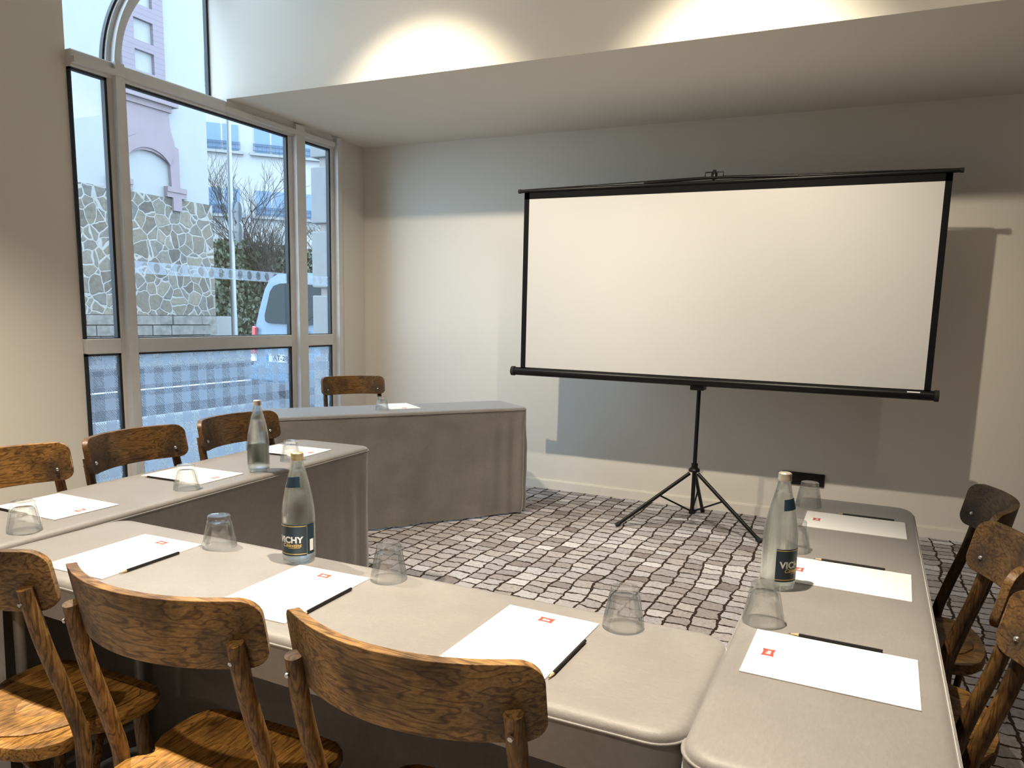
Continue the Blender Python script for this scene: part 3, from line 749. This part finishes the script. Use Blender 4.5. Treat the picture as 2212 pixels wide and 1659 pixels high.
# ivy-covered retaining wall and pale low wall
def leafy(name, label, x0, x1, y0, y1, z1, n, seed, size=.11):
    rnd = random.Random(seed); t = thing(name, label, 'ivy', (0, 0, 0))
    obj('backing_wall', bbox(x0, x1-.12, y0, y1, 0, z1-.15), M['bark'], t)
    bm = B()
    for k in range(n):
        y = rnd.uniform(y0, y1); z = rnd.uniform(.0, 1)**.9*(z1+.18*noise.noise(Vector((y*1.3, seed, 0)))*2)
        x = x1-.12+.28*abs(noise.noise(Vector((y*.9, z*.9, seed))))+rnd.uniform(0, .12)
        s = size*rnd.uniform(.6, 1.3); R = Euler((rnd.uniform(-1, 1), rnd.uniform(-.5, 1.1), rnd.uniform(-1, 1))).to_matrix()
        vs = [bm.verts.new(Vector((x, y, z))+R @ Vector((0, a*s, b*s))) for a, b in ((0, -.7), (.6, -.2), (.45, .5), (0, .75), (-.45, .5), (-.6, -.2))]
        bm.faces.new(vs)
    obj('leaves', bm, M['leaf'], t); return t
leafy('ivy_wall', 'ivy covered retaining wall beyond the street, right of the stone house', -22.2, -21.2, 16.6, 27.5, 3.75, 9000, 5)
tag(obj('low_wall', bbox(-20.95, -20.75, 19.0, 20.25, 0, 1.05, .02), M['render']), 'low white wall stub at the foot of the ivy by the pole', 'wall')
# bare trees
def tree(label, base, h, seed, spread=.55, depth=6, r0=.11):
    rnd = random.Random(seed); t = thing('bare_tree', label, 'tree', base, 0, 'leafless winter trees')
    tr, br = B(), B()
    def grow(p, d, ln, r, lv):
        pts = [p]; q = p.copy(); dd = d.copy(); n = 4 if lv < 2 else 3
        for k in range(n):
            dd = (dd+Vector((rnd.uniform(-1, 1), rnd.uniform(-1, 1), rnd.uniform(-.5, .8)))*.16).normalized(); q = q+dd*ln/n; pts.append(q.copy())
        tube(tr if lv < 2 else br, pts, [r*(1-.4*k/n) for k in range(n+1)], 6 if lv < 2 else 3, lv < 1)
        if lv >= depth: return
        for k in range(rnd.choice((2, 3, 3)) if lv else 5):
            ax = Vector((rnd.uniform(-1, 1), rnd.uniform(-1, 1), rnd.uniform(-.15, .7)))
            i = rnd.randint(1, n) if k else n
            grow(pts[i], (dd+ax*spread*1.5).normalized(), ln*rnd.uniform(.6, .86), max(.006, r*.58), lv+1)
    grow(Vector((0, 0, 0)), Vector((0, 0, 1)), h*.26, r0, 0)
    obj('trunk', tr, M['bark'], t, 60); obj('branches', br, M['bark'], t, 180)
tree('bare spreading tree behind the van, right of the pole', (-20.3, 21.7, 0), 7.2, 11, .6, 6, .13)
tree('slender bare tree rising from behind the ivy wall, near the pole', (-23.0, 23.2, 0), 9.5, 23, .42, 6, .10)
tree('bare tree close beside the stone house behind the ivy', (-26.5, 23.9, 0), 7.5, 37, .5, 6, .10)
tree('bare tree at the right seen beside the white pilaster', (-19.5, 23.0, 0), 7.0, 41, .55, 6, .11)
# apartment block far behind
t = thing('apartment_block', 'white apartment block with blue-grey railed windows far behind the trees', 'building', (-28.3, 28.3, 0), PI/4)
obj('facade', bbox(-14, 14, 0, 8, 0, 17), M['aptwhite'], t)
for zi, z in enumerate((2.85, 5.8, 8.75, 11.7)):
    for k in range(-6, 7):
        x = .15+k*2.2-1.1
        w = obj('window', bbox(x-.78, x+.78, -.03, .05, z, z+1.25), M['aptwhite'], t)
        bm = box(B(), x-.74, x-.05, -.05, .0, z+.03, z+1.2); box(bm, x+.05, x+.74, -.05, 0, z+.03, z+1.2)
        obj('pane', bm, M['aptglass'], w)
        bm = B()
        for zz in (z+.08, z+.30, z+.38): box(bm, x-.8, x+.8, -.16, -.13, zz, zz+.03)
        for q in range(9): box(bm, x-.8+q*.2-.012, x-.8+q*.2+.012, -.16, -.13, z+.05, z+.4)
        obj('railing', bm, M['rail_m'], w)
        obj('sill', bbox(x-.95, x+.95, -.2, 0, z-.14, z-.02), M['render'], w)
# pale blue van
t = thing('parked_van', 'pale blue van parked at the kerb outside, seen from behind', 'van', (-7.37, 8.3, 0))
sec = [(-.80,.30),(-.875,.42),(-.885,.85),(-.86,1.05),(-.80,1.35),(-.725,1.66),(-.64,1.80),(-.50,1.865),(0,1.89)]
sec = sec+[(-x, z) for x, z in sec[-2::-1]]
bm = B(); rings = []
for y, k, dz in ((.0, .965, 0), (.05, 1, 0), (1.5, 1.01, .01), (2.75, 1.0, 0), (3.25, .98, -.45), (4.05, .93, -.55)):
    rings.append([bm.verts.new((x*k, y+(.16*max(0, z-1.0) if y < .2 else 0), z if z < 1.0 else 1.0+(z-1.0)*(1+dz*1.4))) for x, z in sec])
n = len(sec)
for a, b in zip(rings, rings[1:]):
    for i in range(n): bm.faces.new((a[i], a[(i+1)%n], b[(i+1)%n], b[i]))
bm.faces.new(rings[0]); bm.faces.new(rings[-1])
obj('body', bm, M['van'], t, 35)
def rear(pts, d, m, nm, par=None, th=.02):
    return obj(nm, prism(B(), pts, d, d-th, lambda u, v, q: (u, q+.16*max(0, v-1.0), v)), m, par or t)
rear([(-.62,1.20),(-.56,1.17),(.56,1.17),(.62,1.20),(.64,1.28),(.58,1.62),(.52,1.70),(.40,1.735),(-.40,1.735),(-.52,1.70),(-.58,1.62),(-.64,1.28)], -.004, M['vglass'], 'rear_window')
for s in (-1, 1):
    rear([(s*.85,.72),(s*.775,.72),(s*.775,1.10),(s*.83,1.12)], .0, M['tail'], 'tail_lamp', None, .05)
    rear([(s*.86,.62),(s*.785,.62),(s*.785,.72),(s*.86,.72)], .0, M['lampw'], 'reversing_lamp', None, .045)
obj('bumper', bbox(-.86, .86, -.10, .1, .34, .56, .03), M['van'], t)
pl = rear([(-.58,.62),(-.06,.62),(-.06,.735),(-.58,.735)], -.004, M['plate'], 'number_plate')
rear([(-.58,.622),(-.54,.622),(-.54,.733),(-.58,.733)], -.024, M['blueband'], 'country_band', pl, .004)
bm = text_bm('AT-280', .105, .001, .001); bmesh.ops.transform(bm, matrix=Matrix.Translation((-.29, -.028, .677)) @ Matrix.Rotation(PI/2, 4, 'X'), verts=bm.verts)
obj('plate_lettering', bm, M['ink'], pl, recalc=False)
o = obj('wiper', tube(B(), [(.05, .0, 1.16), (.30, .04, 1.32), (.42, .07, 1.52)], .012, 6), M['rubber'], t)
obj('aerial', tube(B(), [(.30, .3, 1.87), (.34, .1, 2.02)], .008, 6), M['rubber'], t)
obj('door_handle', bbox(-.10, .10, -.03, .01, 1.04, 1.09, .008), M['rubber'], t)
for s in (-1, 1):
    for y in (.72, 3.35):
        w = obj('wheel', tube(B(), [(s*.88, y, .30), (s*.68, y, .30)], .30, 28), M['tyre'], t, 40)
        obj('hubcap', tube(B(), [(s*.885, y, .30), (s*.87, y, .30)], .19, 20), M['signback'], w, 40)

# ------------------------------------------------------------------ light
def spot(name, loc, target, power, col, ang, blend=.25, r=.03):
    l = bpy.data.lights.new(name, 'SPOT'); l.energy = power; l.color = col; l.spot_size = math.radians(ang); l.spot_blend = blend; l.shadow_soft_size = r
    o = bpy.data.objects.new(name, l); COL.objects.link(o); o.location = loc
    o.rotation_euler = (Vector(target)-Vector(loc)).to_track_quat('-Z', 'Y').to_euler()
WARM = (1, .875, .69)
for x, p in ((-2.5, 195), (-.70, 200)):      # track spots aimed at the back wall
    spot('wall_spot_lamp', (x, 2.95, 3.13), (x, 2.95+.74, 3.13-.67), p, WARM, 84, 1, .022)
    spot('bulkhead_fill', (x, 2.95, 3.13), (x, 2.95+.74, 3.13-.67), 16, WARM, 172, 1, .03)  # added wide fill at the same lamp, for the bulkhead between scallops
spot('bulkhead_fill', (1.1, 2.95, 3.13), (1.1, 3.69, 2.46), 22, WARM, 172, 1, .03)  # added fill for the right of the bulkhead, no lamp known here
for x, y, p, a, bl in ((-2.72, 1.5, 560, 104, 1), (-.66, 1.45, 500, 68, .9), (-1.15, 3.6, 320, 60, .9), (-.9, -.3, 170, 90, .9), (1.9, -2.3, 390, 120, 1), (-2.4, -2.3, 230, 120, 1)):   # down-aimed table spots, then added fill for the floor and behind the camera
    spot('table_and_fill_spot', (x, y, 3.13), (x, y, 0), p, WARM, a, bl, .022)

w = bpy.data.worlds.new('overcast_sky'); S.world = w; w.use_nodes = True
bg = w.node_tree.nodes['Background']; bg.inputs[0].default_value = (.60, .79, 1.0, 1); bg.inputs[1].default_value = 6.8

S.view_settings.view_transform = 'Standard'; S.view_settings.look = 'None'; S.view_settings.gamma = 1; S.view_settings.exposure = 0
